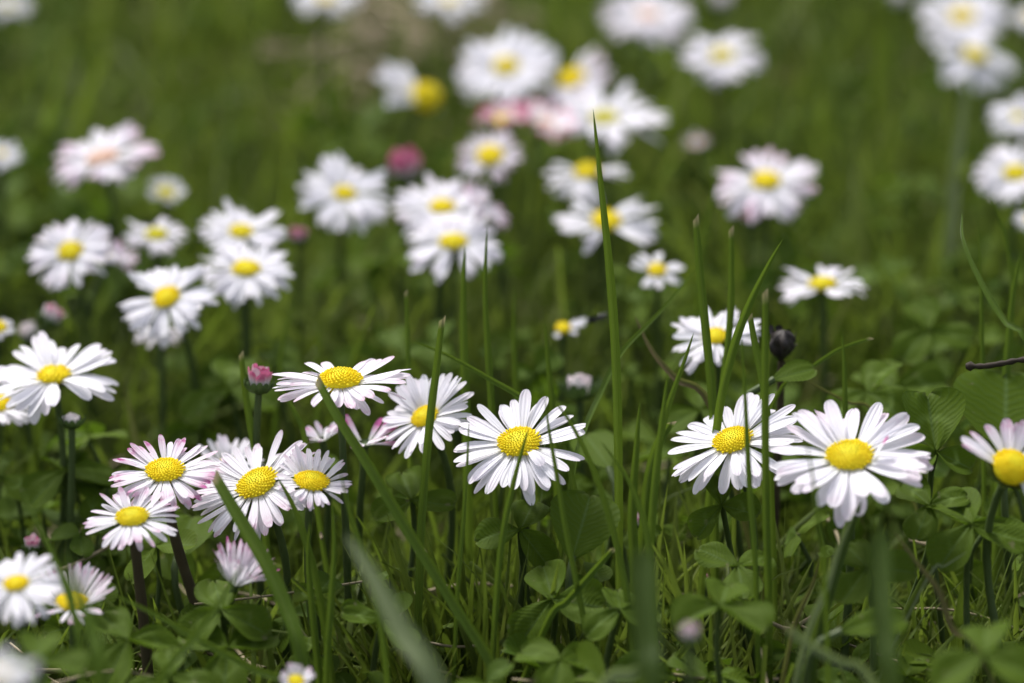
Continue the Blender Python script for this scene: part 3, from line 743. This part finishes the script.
B('upright blade at the frame edge beside the dark leaf rim', [(1021, 250), (1012, 300), (1008, 350), (1004, 400)], 11, .70, seed=58)
B('soft upright blade near the lone lilac-petalled daisy', [(716, 170), (712, 200), (704, 240), (700, 290)], 7, .76, seed=59)
B('soft slanting blade below the lone lilac-petalled daisy', [(782, 215), (796, 245), (815, 275), (832, 310)], 8, .79, seed=60)
B('fuzzy upright blade in the far grass right of the lone daisy', [(880, 150), (878, 200), (880, 250)], 12, .86, seed=61)
B('near blurred blade leaning right beside the closing daisy', [(64, 548), (76, 590), (92, 630), (100, 690)], 18, (.585, .575), seed=62)

# ------------------------------------------------------------------ clover and other leaves
def leaf_grid(length, width, fold, curl, notch=0.03, serr=0.0, rows=13, cols=9, ripple=0.0, rng=random):
    """Local leaf: x across, y along, z up. Returns (rows, cols, 3), us, vs."""
    v = np.concatenate([np.linspace(0, 0.7, rows - 5), [0.8, 0.88, 0.94, 0.98, 1.0]])
    u = np.linspace(-1, 1, cols)
    pts = np.zeros((rows, cols, 3))
    k1, k2 = rng.uniform(0, 6), rng.uniform(0, 6)
    for i, q in enumerate(v):
        rise = np.clip(q / 0.68, 0, 1); rise = math.sin(rise * math.pi / 2) ** 0.9
        w = width / 2 * (0.05 + 0.95 * rise) * math.sqrt(max(0.0, 1 - (max(0, q - 0.66) / 0.345) ** 2.2))
        if serr: w *= 1 + serr * (0.5 - (q * 11) % 1)
        for j, s in enumerate(u):
            x = s * w
            y = q * length - notch * length * max(0, 1 - abs(s) * 2.2) * max(0, (q - .8) / .2) + 0.10 * length * q * abs(s) * 0.4
            z = fold * abs(x) + curl * length * (q * q) + ripple * length * math.sin(k1 + 7 * q) * s * 0.5 + ripple * length * 0.5 * math.sin(k2 + 9 * s + 3 * q)
            pts[i, j] = (x, y, z)
    return pts, (u + 1) / 2, v

def place(pts, o, ex, ey, ez):
    return o + pts[..., 0:1] * ex + pts[..., 1:2] * ey + pts[..., 2:3] * ez

def clover(label, px, py, rpx, d, t=55, phi=90, roll=0, fold=0.3, mark=1.0, seed=1, droop=-10, sizes=(1, 1, 1), spread=(90, 208, 332), name='clover_leaf'):
    rng = random.Random(seed * 101)
    O = P(px, py, d); m = K * d
    N = facing(px, py, t, phi)
    e1, e2 = basis(N)
    base = np.array([O[0] + rng.uniform(-.008, .008), O[1] + rng.uniform(-.004, .01), 0.0])
    root = thing(name, base, label, 'clover')
    mb = MB()
    L = max(0.01, O[2])
    path = bezier(O, O - N * L * .4, base + np.array([0, 0, L * .4]), base - np.array([0, 0, .002]), 10)
    tube(mb, path, np.full(10, 0.00055), 6)
    mb.build('petiole', M_STEM, root, base)
    for k, a0 in enumerate(spread):
        a = R(a0 + roll + rng.uniform(-8, 8))
        ln = rpx * m * rng.uniform(.93, 1.07) * sizes[k]
        dr = R(droop + rng.uniform(-12, 12))
        az = math.cos(a) * e1 + math.sin(a) * e2
        ey = math.cos(dr) * az + math.sin(dr) * N
        ez = -math.sin(dr) * az + math.cos(dr) * N
        ex = np.cross(ey, ez)
        g, us, vs = leaf_grid(ln, ln * rng.uniform(.76, .98), fold * rng.uniform(.7, 1.8), rng.uniform(-.22, .10), ripple=0.075, rng=rng)
        mb = MB(); mb.grid(place(g, O, ex, ey, ez), us, vs, mark * rng.uniform(.5, 1.2))
        mb.build('leaflet', M_CLOVER, root, base)
    return root

C = clover
C('dark clover leaf with three broad round leaflets, under the frame-edge daisy', 972, 524, 62, .655, t=44, phi=80, roll=14, fold=.18, mark=.25, seed=1)
C('upright folded clover leaf with pale chevron, right behind the largest daisy', 936, 452, 70, .668, t=30, phi=70, roll=5, fold=.55, seed=2, sizes=(1, .6, .6))
C('small clover leaf with two round leaflets beneath the frame-edge daisy', 930, 505, 40, .66, t=40, phi=100, roll=40, fold=.2, mark=.7, seed=3)
C('pale clover leaf behind the largest daisy, one leaflet catching sky light', 868, 392, 54, .715, t=48, phi=120, roll=-20, fold=.35, seed=4)
C('clover leaf with a bright chevron behind the short upright blade', 896, 388, 50, .73, t=40, phi=80, roll=40, fold=.25, seed=5)
C('large scalloped clover leaf below the half-closed pinkish daisy', 222, 610, 52, .652, t=42, phi=95, roll=10, fold=.2, mark=.5, seed=6)
C('clover leaf with pale blotches, low in the clump shade', 228, 648, 54, .648, t=44, phi=90, roll=60, fold=.2, mark=.9, seed=7)
C('clover leaf behind the pale close blade', 384, 620, 46, .658, t=45, phi=70, roll=-20, fold=.3, mark=1.1, seed=8)
C('wide clover leaf low under the dark stems', 128, 640, 52, .64, t=52, phi=95, roll=30, fold=.25, mark=.5, seed=9)
C('upright pointed clover leaf with sunlit green at the bottom border', 170, 676, 44, .63, t=40, phi=90, roll=10, fold=.2, mark=.8, seed=10)
C('clover leaf standing upright beneath the sharpest daisy', 553, 600, 52, .66, t=30, phi=110, roll=12, fold=.35, mark=.4, seed=11)
C('dim clover leaf in the shade left of the round serrated leaf', 520, 530, 46, .675, t=40, phi=90, roll=-16, fold=.2, mark=.2, seed=12)
C('clover leaf with two rounded leaflets side by side, beneath the two-bladed daisy', 738, 566, 44, .66, t=50, phi=92, roll=60, fold=.1, mark=.2, seed=13)
C('clover leaf with a nibbled dewy edge under the two-bladed daisy', 722, 505, 40, .675, t=40, phi=100, roll=10, fold=.4, mark=.6, seed=14)
C('yellow-green clover leaf lit through, low before the tiny pink bud', 720, 606, 52, .635, t=62, phi=80, roll=-10, fold=.4, mark=.1, seed=15)
C('clover leaf under the wide rounded-top blade', 868, 568, 48, .652, t=38, phi=100, roll=26, fold=.25, mark=.15, seed=16)
C('broad clover leaf in the bottom corner, close and soft', 985, 655, 60, .60, t=50, phi=100, roll=-14, fold=.3, mark=.2, seed=17)
C('clover leaf behind the black seed head', 700, 410, 40, .72, t=48, phi=90, roll=0, fold=.2, mark=.3, seed=18)
C('soft clover leaf behind the wiry stem', 930, 330, 44, .74, t=36, phi=90, roll=20, fold=.2, mark=.3, seed=19)
C('soft bright clover leaf below the tilted daisy', 230, 388, 52, .74, t=55, phi=100, roll=0, fold=.25, mark=.8, seed=21)
C('soft clover leaf in the gap left of the clump', 66, 470, 48, .71, t=58, phi=90, roll=20, fold=.25, mark=.4, seed=22)
C('clover leaf with rounded edge at the bottom border under the sharpest daisy', 560, 660, 48, .64, t=45, phi=80, roll=50, fold=.2, mark=.3, seed=23)
C('clover leaf in the shade under the small turned daisy', 412, 500, 44, .69, t=45, phi=100, roll=10, fold=.3, mark=.2, seed=24)
C('low clover leaf beside the cut stalks at the bottom border', 620, 610, 40, .65, t=50, phi=70, roll=0, fold=.3, mark=.5, seed=25)
C('dim clover leaf beneath the blurred frame-edge daisy', 40, 660, 50, .60, t=55, phi=90, roll=10, fold=.3, mark=.3, seed=26)

def single_leaf(label, px, py, d, length, width, t, phi, roll, serr=.0, fold=.2, curl=-.1, seed=1, name='daisy_leaf', cat='leaf', mark=0.0):
    rng = random.Random(seed * 77)
    O = P(px, py, d); m = K * d
    N = facing(px, py, t, phi); e1, e2 = basis(N)
    a = R(roll); ey = math.cos(a) * e1 + math.sin(a) * e2; ex = np.cross(ey, N)
    base = np.array([O[0] + rng.uniform(-.004, .004), O[1], 0.0])
    root = thing(name, base, label, cat)
    g, us, vs = leaf_grid(length * m, width * m, fold, curl, notch=0, serr=serr, rows=60 if serr else 14, ripple=.03, rng=rng)
    mb = MB(); mb.grid(place(g, O, ex, ey, N), us, vs, mark); mb.build('leaf_blade', M_CLOVER, root, base)
    mb = MB(); L = max(.01, O[2])
    tube(mb, bezier(O + ey * length * m * .05, O - ey * L * .3, base + np.array([0, 0, L * .5]), base - np.array([0, 0, .002]), 9), np.full(9, .0007), 6)
    mb.build('petiole', M_STEM, root, base)
single_leaf('round bright green leaf with toothed edge, under the sharpest daisy', 572, 560, .668, 82, 72, 30, 80, 76, serr=.05, seed=1)
single_leaf('small jagged green leaf just under the black seed head', 772, 380, .69, 46, 30, 42, 90, 22, serr=.12, fold=.15, seed=2)
single_leaf('broad dark leaf below its dark rim at the frame edge', 1004, 452, .69, 96, 110, 30, 70, 84, fold=.1, seed=3)
single_leaf('spoon-shaped leaf lying low behind the sharpest daisy', 610, 470, .70, 70, 46, 50, 100, 110, seed=4)
single_leaf('dim oval leaf standing behind the dark stems', 176, 560, .69, 70, 56, 45, 90, 80, seed=5)
single_leaf('spoon-shaped leaf in the gap under the clump', 190, 640, .655, 60, 46, 50, 90, 60, seed=6)
single_leaf('yellow-green oval leaf lit through in the low clover hollow', 838, 632, .632, 74, 40, 40, 80, 20, seed=7)

# ------------------------------------------------------------------ seed head, leaf rim, fly
def seed_head():
    O = P(782, 345, .70); m = K * .70
    base = np.array([O[0] - .002, O[1], 0])
    root = thing('seed_head', base, 'shrivelled black seed head like a ribbed ball, beside the threaded daisy', 'seed head')
    mb = MB(); nr, na = 22, 48
    th = np.linspace(0, 2 * math.pi, na, endpoint=False)
    rows = []
    for i in range(nr):
        q = i / (nr - 1)
        r = 14 * m * (math.sin(min(1, q * 1.02) * math.pi) ** 0.62 * (0.55 + 0.5 * q) + .02)
        rr = r * (1 + 0.20 * np.cos(th * 5 + q * 1.5) + 0.14 * np.sin(th * 3 + q * 9) + 0.07 * np.sin(th * 11 + q * 23))
        ax = np.array([.1, -.15, 1.0])
        c = O + ax * ((q - .5) * 34 * m)
        rows.append(c + rr[:, None] * (np.cos(th)[:, None] * RIGHT + np.sin(th)[:, None] * np.array([0, 1, 0])))
    mb.grid(np.array(rows), np.linspace(0, 1, na), np.linspace(0, 1, nr), closed=True)
    mb.build('seed_capsule', M_SEED, root, base)
    mb = MB(); srng = random.Random(4)
    for k in range(16):
        a = k * 2.4; az = np.array([math.cos(a), math.sin(a), 0])
        petal_strip(mb, O + np.array([0, 0, (srng.uniform(-9, 8)) * m]), np.array([0, 0, 1.0]), az, 9.5 * m, srng.uniform(8, 14) * m, srng.uniform(5, 8) * m,
                    srng.uniform(35, 75), srng.uniform(10, 60), srng.uniform(-20, 20), .15, srng, 0, rows=8, cols=3)
    mb.build('scales', M_SEED, root, base)
    mb = MB(); b0 = O - np.array([0, 0, 17 * m])
    tube(mb, bezier(b0, b0 - np.array([0, 0, .012]), base + np.array([.002, 0, .015]), base - np.array([0, 0, .002]), 9), np.full(9, .0007), 7)
    mb.build('stem', M_STEMD, root, base)
    mb = MB()
    for k in range(5):
        a = k * 2 * math.pi / 5
        az = np.array([math.cos(a), math.sin(a), 0])
        petal_strip(mb, b0 + np.array([0, 0, 2 * m]), np.array([0, 0, 1.0]), az, 2 * m, 16 * m, 8 * m, 40, 40, 0, .1, random, 0, rows=8, cols=3)
    mb.build('sepals', M_SEED, root, base)
seed_head()

def leaf_rim():  # dark edge of the broad leaf, added as a knobbly tube of its own
    pts = [P(966, 366, .682), P(985, 366, .681), P(1004, 363, .68), P(1028, 360, .678), P(1060, 372, .675)]
    path = smooth_path(pts, 18)
    mb = MB()
    rad = 0.00030 + 0.00032 * np.abs(np.sin(np.arange(18) * 1.7)); rad[0] *= 1.8; rad[1] *= 1.5
    tube(mb, path, rad, 7)
    o = mb.build('leaf_rim', M_LEAFRIM, None, path[0]); o.location = path[0]
    tag(o, 'dark knobbly rim of the broad leaf at the frame edge', 'leaf_rim')
leaf_rim()

def fly():
    d = depth_at(597, 318, .056)
    PROTECT.append((597, 318, 16, 10, d))
    O = P(597, 318, d); m = K * d * 1.15
    ax = unit(RIGHT * .93 + UP * .33); up = unit(UP - (UP @ ax) * ax); sd_ = np.cross(ax, up)
    root = thing('fly', O, 'small black fly perched on a white petal beside the tiny yellow daisy', 'fly')
    mb = MB()
    xs = np.array([-9, -8.4, -6.5, -4, -1.5, 0.2, 1.6, 3.4, 5.0, 5.9, 6.6, 7.8, 9, 9.6]) * m
    rs = np.array([.3, 1.6, 2.7, 3.1, 2.5, 1.7, 2.7, 3.1, 2.5, 1.3, 1.9, 2.3, 1.7, .3]) * m
    th = np.linspace(0, 2 * math.pi, 14, endpoint=False)
    rows = [O + ax * x + r * (np.cos(th)[:, None] * up * .9 + np.sin(th)[:, None] * sd_) for x, r in zip(xs, rs)]
    mb.grid(np.array(rows), np.linspace(0, 1, 14), np.linspace(0, 1, 14), closed=True)
    mb.build('body', M_FLY, root, O)
    for s in (-1, 1):
        mb = MB()
        g, us, vs = leaf_grid(13 * m, 5 * m, .05, .02, notch=0, rows=10, cols=5)
        ey = unit(-ax + sd_ * s * .35 + up * .12); ez = up; ex = np.cross(ey, ez)
        mb.grid(place(g, O + ax * 3 * m + up * 2.8 * m, ex, ey, ez), us, vs); mb.build('wing', M_FLY, root, O)
        for k in (-1, 0, 1):
            mb = MB()
            a = O + ax * (2.5 + 1.8 * k) * m - up * 2 * m + sd_ * s * 2 * m
            tube(mb, smooth_path([a, a + (sd_ * s * 4 + up * 1 + ax * k * 2) * m, a + (sd_ * s * 6 - up * 5 + ax * k * 4) * m], 7), np.full(7, .35 * m), 5)
            mb.build('leg', M_FLY, root, O)
fly()

# ------------------------------------------------------------------ turf: uncountable grass, clover cover and straw
nr = np.random.default_rng(5)
def patch_noise(x, y, s, seed):
    g = np.random.default_rng(seed)
    out = np.zeros_like(x)
    for k in range(6):
        a = g.uniform(0, 6.28); f = s * g.uniform(.6, 1.6)
        out += np.sin((x * math.cos(a) + y * math.sin(a)) * f + g.uniform(0, 6.28))
    return out / 6

def in_view(p, margin=60):
    x, y, d = project(p)
    return x, y, d

def blocked(pts):
    """pts (N, T, 3): True where a plant would hide a flower head that the picture shows free."""
    q = pts - CAM
    d = q @ FWD
    x = W / 2 + (q @ RIGHT) / d / K
    y = H / 2 - (q @ UP) / d / K
    bad = np.zeros(len(pts), bool)
    for (px, py, rx, ry, dd) in PROTECT:
        hit = (((x - px) / (rx + 3)) ** 2 + ((y - py) / (ry + 3)) ** 2 < 1) & (d < dd + .004)
        bad |= hit.any(1) & ((dd < .70) | (np.random.default_rng(int(px) + 999).random(len(pts)) > .16))
    return bad

def sow_grass(name, N, xr, yr, hmin, hmax, wmin, wmax, seed, near_limit=True, mat=None, keep=0.0, dens=True, flat=0.0):
    g = np.random.default_rng(seed)
    x = g.uniform(*xr, N); y = g.uniform(*yr, N)
    if dens:
        pn = patch_noise(x, y, 38, 3) + 0.6 * patch_noise(x, y, 110, 4)
        k = g.uniform(-1.1, .5, N) < pn
        k &= ~((y > .66) & (y < .86) & (np.abs(x) < .25) & (g.random(N) < .5))      # leafier belt: clover crowds the grass out
        x, y = x[k], y[k]
    N = len(x)
    h = hmin + (hmax - hmin) * g.beta(1.6, 3.2, N)
    h *= 1 + .35 * patch_noise(x, y, 24, 8)
    h *= np.where((y < .72) & (np.abs(x) < .2), .78, 1)
    if near_limit:
        lim = np.where(y < .60, np.clip(CAM_H - y * math.tan(R(24.6)), .004, 1), 1)
        h = np.minimum(h, lim * g.uniform(.6, 1.05, N))
    az = g.uniform(0, 2 * math.pi, N)
    lean = np.abs(g.normal(0, .48, N)) + flat
    bend = np.abs(g.normal(0, .55, N)) * g.choice([.3, 1, 1.6], N)
    w = g.uniform(wmin, wmax, N)
    T = np.linspace(0, 1, 8)
    dirn = np.stack([np.cos(az), np.sin(az), np.zeros(N)], 1)
    ang = lean[:, None] + bend[:, None] * T[None] ** 1.4
    ang = np.clip(ang, 0, 2.2)
    seg = h[:, None] / (len(T) - 1)
    hor = np.concatenate([np.zeros((N, 1)), np.cumsum(np.sin(ang[:, :-1]) * seg, 1)], 1)
    ver = np.concatenate([np.zeros((N, 1)), np.cumsum(np.cos(ang[:, :-1]) * seg, 1)], 1)
    c = np.stack([x, y, np.zeros(N) - .002], 1)[:, None] + dirn[:, None] * hor[..., None] + np.array([0, 0, 1.0]) * ver[..., None]
    c[..., 2] = np.maximum(c[..., 2], -.002)
    bad = blocked(c) & (g.random(N) > keep)
    c, w, az, ang, dirn = c[~bad], w[~bad], az[~bad], ang[~bad], dirn[~bad]
    N = len(c)
    tw = g.normal(0, .8, N)[:, None] * T[None] + g.normal(0, .5, N)[:, None]
    lat0 = np.stack([-np.sin(az), np.cos(az), np.zeros(N)], 1)
    tan = np.sin(ang)[..., None] * dirn[:, None] + np.cos(ang)[..., None] * np.array([0, 0, 1.0])
    nrm = np.cross(np.broadcast_to(lat0[:, None], tan.shape), tan)
    lat = np.cos(tw)[..., None] * lat0[:, None] + np.sin(tw)[..., None] * nrm
    nn = np.cross(lat, tan)
    prof = np.clip((1 - T) / .55, 0, 1) ** .65
    prof[0] *= .8; prof[-1] = .02
    cutm = g.random(N) < .22
    pr = np.where(cutm[:, None], np.clip(prof, .55, 1), prof[None])
    hw = (w[:, None] / 2 * pr)[..., None]
    fold = g.uniform(.1, .45, N)[:, None, None]
    pts = np.stack([c - lat * hw + nn * hw * fold, c - nn * hw * fold, c + lat * hw + nn * hw * fold], 2)   # N, T, 3, 3
    nT = len(T)
    idx = np.arange(N * nT * 3).reshape(N, nT, 3)
    q = np.stack([idx[:, :-1, :-1], idx[:, :-1, 1:], idx[:, 1:, 1:], idx[:, 1:, :-1]], -1).reshape(-1, 4)
    uv = np.zeros((N, nT, 3, 2)); uv[..., 0] = np.array([0, .5, 1]); uv[..., 1] = T[None, :, None]
    mb = MB()
    mb.add(pts.reshape(-1, 3), q, uv.reshape(-1, 2), np.repeat(np.zeros(N), nT * 3))
    return mb, mat or M_GRASS

mbA, _ = sow_grass('grass', 62000, (-.75, .75), (.40, 1.9), .012, .062, .0011, .0027, 21, keep=.12)
mbB, _ = sow_grass('grass', 9000, (-.45, .45), (.68, 1.5), .03, .085, .0012, .0028, 22, keep=.10)
mbC, _ = sow_grass('grass', 16000, (-.20, .20), (.60, .90), .016, .068, .0007, .0019, 23, keep=.02, dens=False, flat=.22)
mbF, _ = sow_grass('grass', 330, (-.022, .040), (.606, .66), .034, .080, .0010, .0021, 26, keep=0, dens=False)
mbH, _ = sow_grass('grass', 1500, (-.13, .13), (.595, .65), .02, .052, .0007, .0016, 28, keep=0, dens=False, flat=.35)
mbG, _ = sow_grass('grass', 420, (-.26, .26), (.82, 1.25), .05, .085, .0020, .0036, 27, keep=.25, dens=False)
mbD, _ = sow_grass('grass', 26000, (-2.2, 2.2), (1.8, 4.5), .02, .075, .003, .006, 24, near_limit=False, keep=1.0, dens=False)
mbE, _ = sow_grass('grass', 9000, (-1.6, 1.6), (.1, 1.9), .012, .05, .002, .004, 25, keep=.02)
allm = MB()
for m_ in (mbA, mbB, mbC, mbD, mbE, mbF, mbG, mbH):
    allm.add(np.concatenate(m_.v), np.concatenate(m_.f), np.concatenate(m_.uv), np.concatenate(m_.a))
tag(allm.build('grass', M_GRASS), 'short mixed green lawn grass growing thickly between the daisies', 'grass', kind='stuff')

def sow_clover(N, seed):
    g = np.random.default_rng(seed); rng = random.Random(seed)
    tmpl = [leaf_grid(1, rng.uniform(.6, 1.0), rng.uniform(.1, .7), rng.uniform(-.3, .12), ripple=.08, rows=9, cols=5, rng=rng) for _ in range(8)]
    mb = MB(); st = MB()
    V, Q, UVs, A = [], [], [], []
    pts0 = []
    x = g.uniform(-.55, .55, N); y = .50 + (g.random(N) ** 1.5) * .95
    pn = patch_noise(x, y, 30, 14)
    k = g.uniform(-.9, .5, N) < pn
    x, y = x[k], y[k]
    for i in range(len(x)):
        z = rng.uniform(.006, .033)
        if y[i] < .60: z = min(z, max(.003, (CAM_H - y[i] * math.tan(R(24.8))) * .9))
        if .66 < y[i] < .88: z = rng.uniform(.012, .042)
        r = rng.choice([rng.uniform(.003, .006), rng.uniform(.005, .010)])
        O = np.array([x[i], y[i], z])
        chk = O + np.array([[0, 0, 0], [r, 0, 0], [-r, 0, 0], [0, r, .004], [0, -r, 0]])
        if blocked(chk[None])[0]: continue
        N_ = unit(np.array([rng.gauss(0, .45), rng.gauss(-.35, .45), 1.0]))
        e1, e2 = basis(N_)
        ro = rng.uniform(0, 360)
        for a0 in (0, 120, 240):
            a = R(a0 + ro + rng.uniform(-10, 10)); dr = R(rng.gauss(-8, 14))
            az = math.cos(a) * e1 + math.sin(a) * e2
            ey = math.cos(dr) * az + math.sin(dr) * N_; ez = -math.sin(dr) * az + math.cos(dr) * N_; ex = np.cross(ey, ez)
            gp, us, vs = tmpl[rng.randrange(8)]
            mb.grid(place(gp * (r * rng.uniform(.85, 1.1)), O, ex, ey, ez), us, vs, rng.choice([.1, .4, .8, 1.1]))
        b = O + np.array([rng.uniform(-.006, .006), rng.uniform(-.004, .006), -z - .002])
        tube(st, bezier(O, O - N_ * z * .4, b + np.array([0, 0, z * .4]), b, 6), np.full(6, .0005), 4)
    o = mb.build('clover_cover', M_CLOVER); tag(o, 'low clover leaves carpeting the soil under the grass', 'clover cover', kind='stuff')
    o = st.build('clover_stalks', M_STEM); tag(o, 'thin green clover stalks under the leaf carpet', 'clover stalks', kind='stuff')
sow_clover(9000, 31)

def sow_straw(name, label, N, seed, xr=(-.45, .45), yr=(.5, 1.4), zr=(.001, .014), rr=(.0002, .0006)):
    g = random.Random(seed); mb = MB()
    for i in range(N):
        x = g.uniform(*xr); y = g.uniform(*yr); z = g.uniform(*zr)
        if y < .6: z = min(z, max(.002, (CAM_H - y * math.tan(R(24.8))) * .9))
        a = g.uniform(0, 6.28); L = g.uniform(.008, .035)
        dv = np.array([math.cos(a), math.sin(a), g.uniform(-.15, .25)])
        p0 = np.array([x, y, z]); p1 = p0 + dv * L * .5 + np.array([0, 0, g.uniform(-.002, .003)]); p2 = p0 + dv * L
        p2[2] = max(p2[2], .0005)
        pa = smooth_path([p0, p1, p2], 7)
        tube(mb, pa, np.full(7, g.uniform(*rr)), 5)
    tag(mb.build(name, M_STRAW), label, 'straw', kind='stuff')
sow_straw('dry_straw', 'scattered bits of dead straw lying in the turf', 1100, 41)
sow_straw('withered_stalks', 'tangle of thin pale withered stalks caught between blades near the lens', 48, 42, (-.10, .10), (.575, .65), (.006, .03), (.0002, .0004))
sow_straw('dry_patch', 'brownish patch of dead grass in the distant lawn', 130, 43, (-.045, .0), (.93, 1.02), (.012, .045), (.0004, .0009))
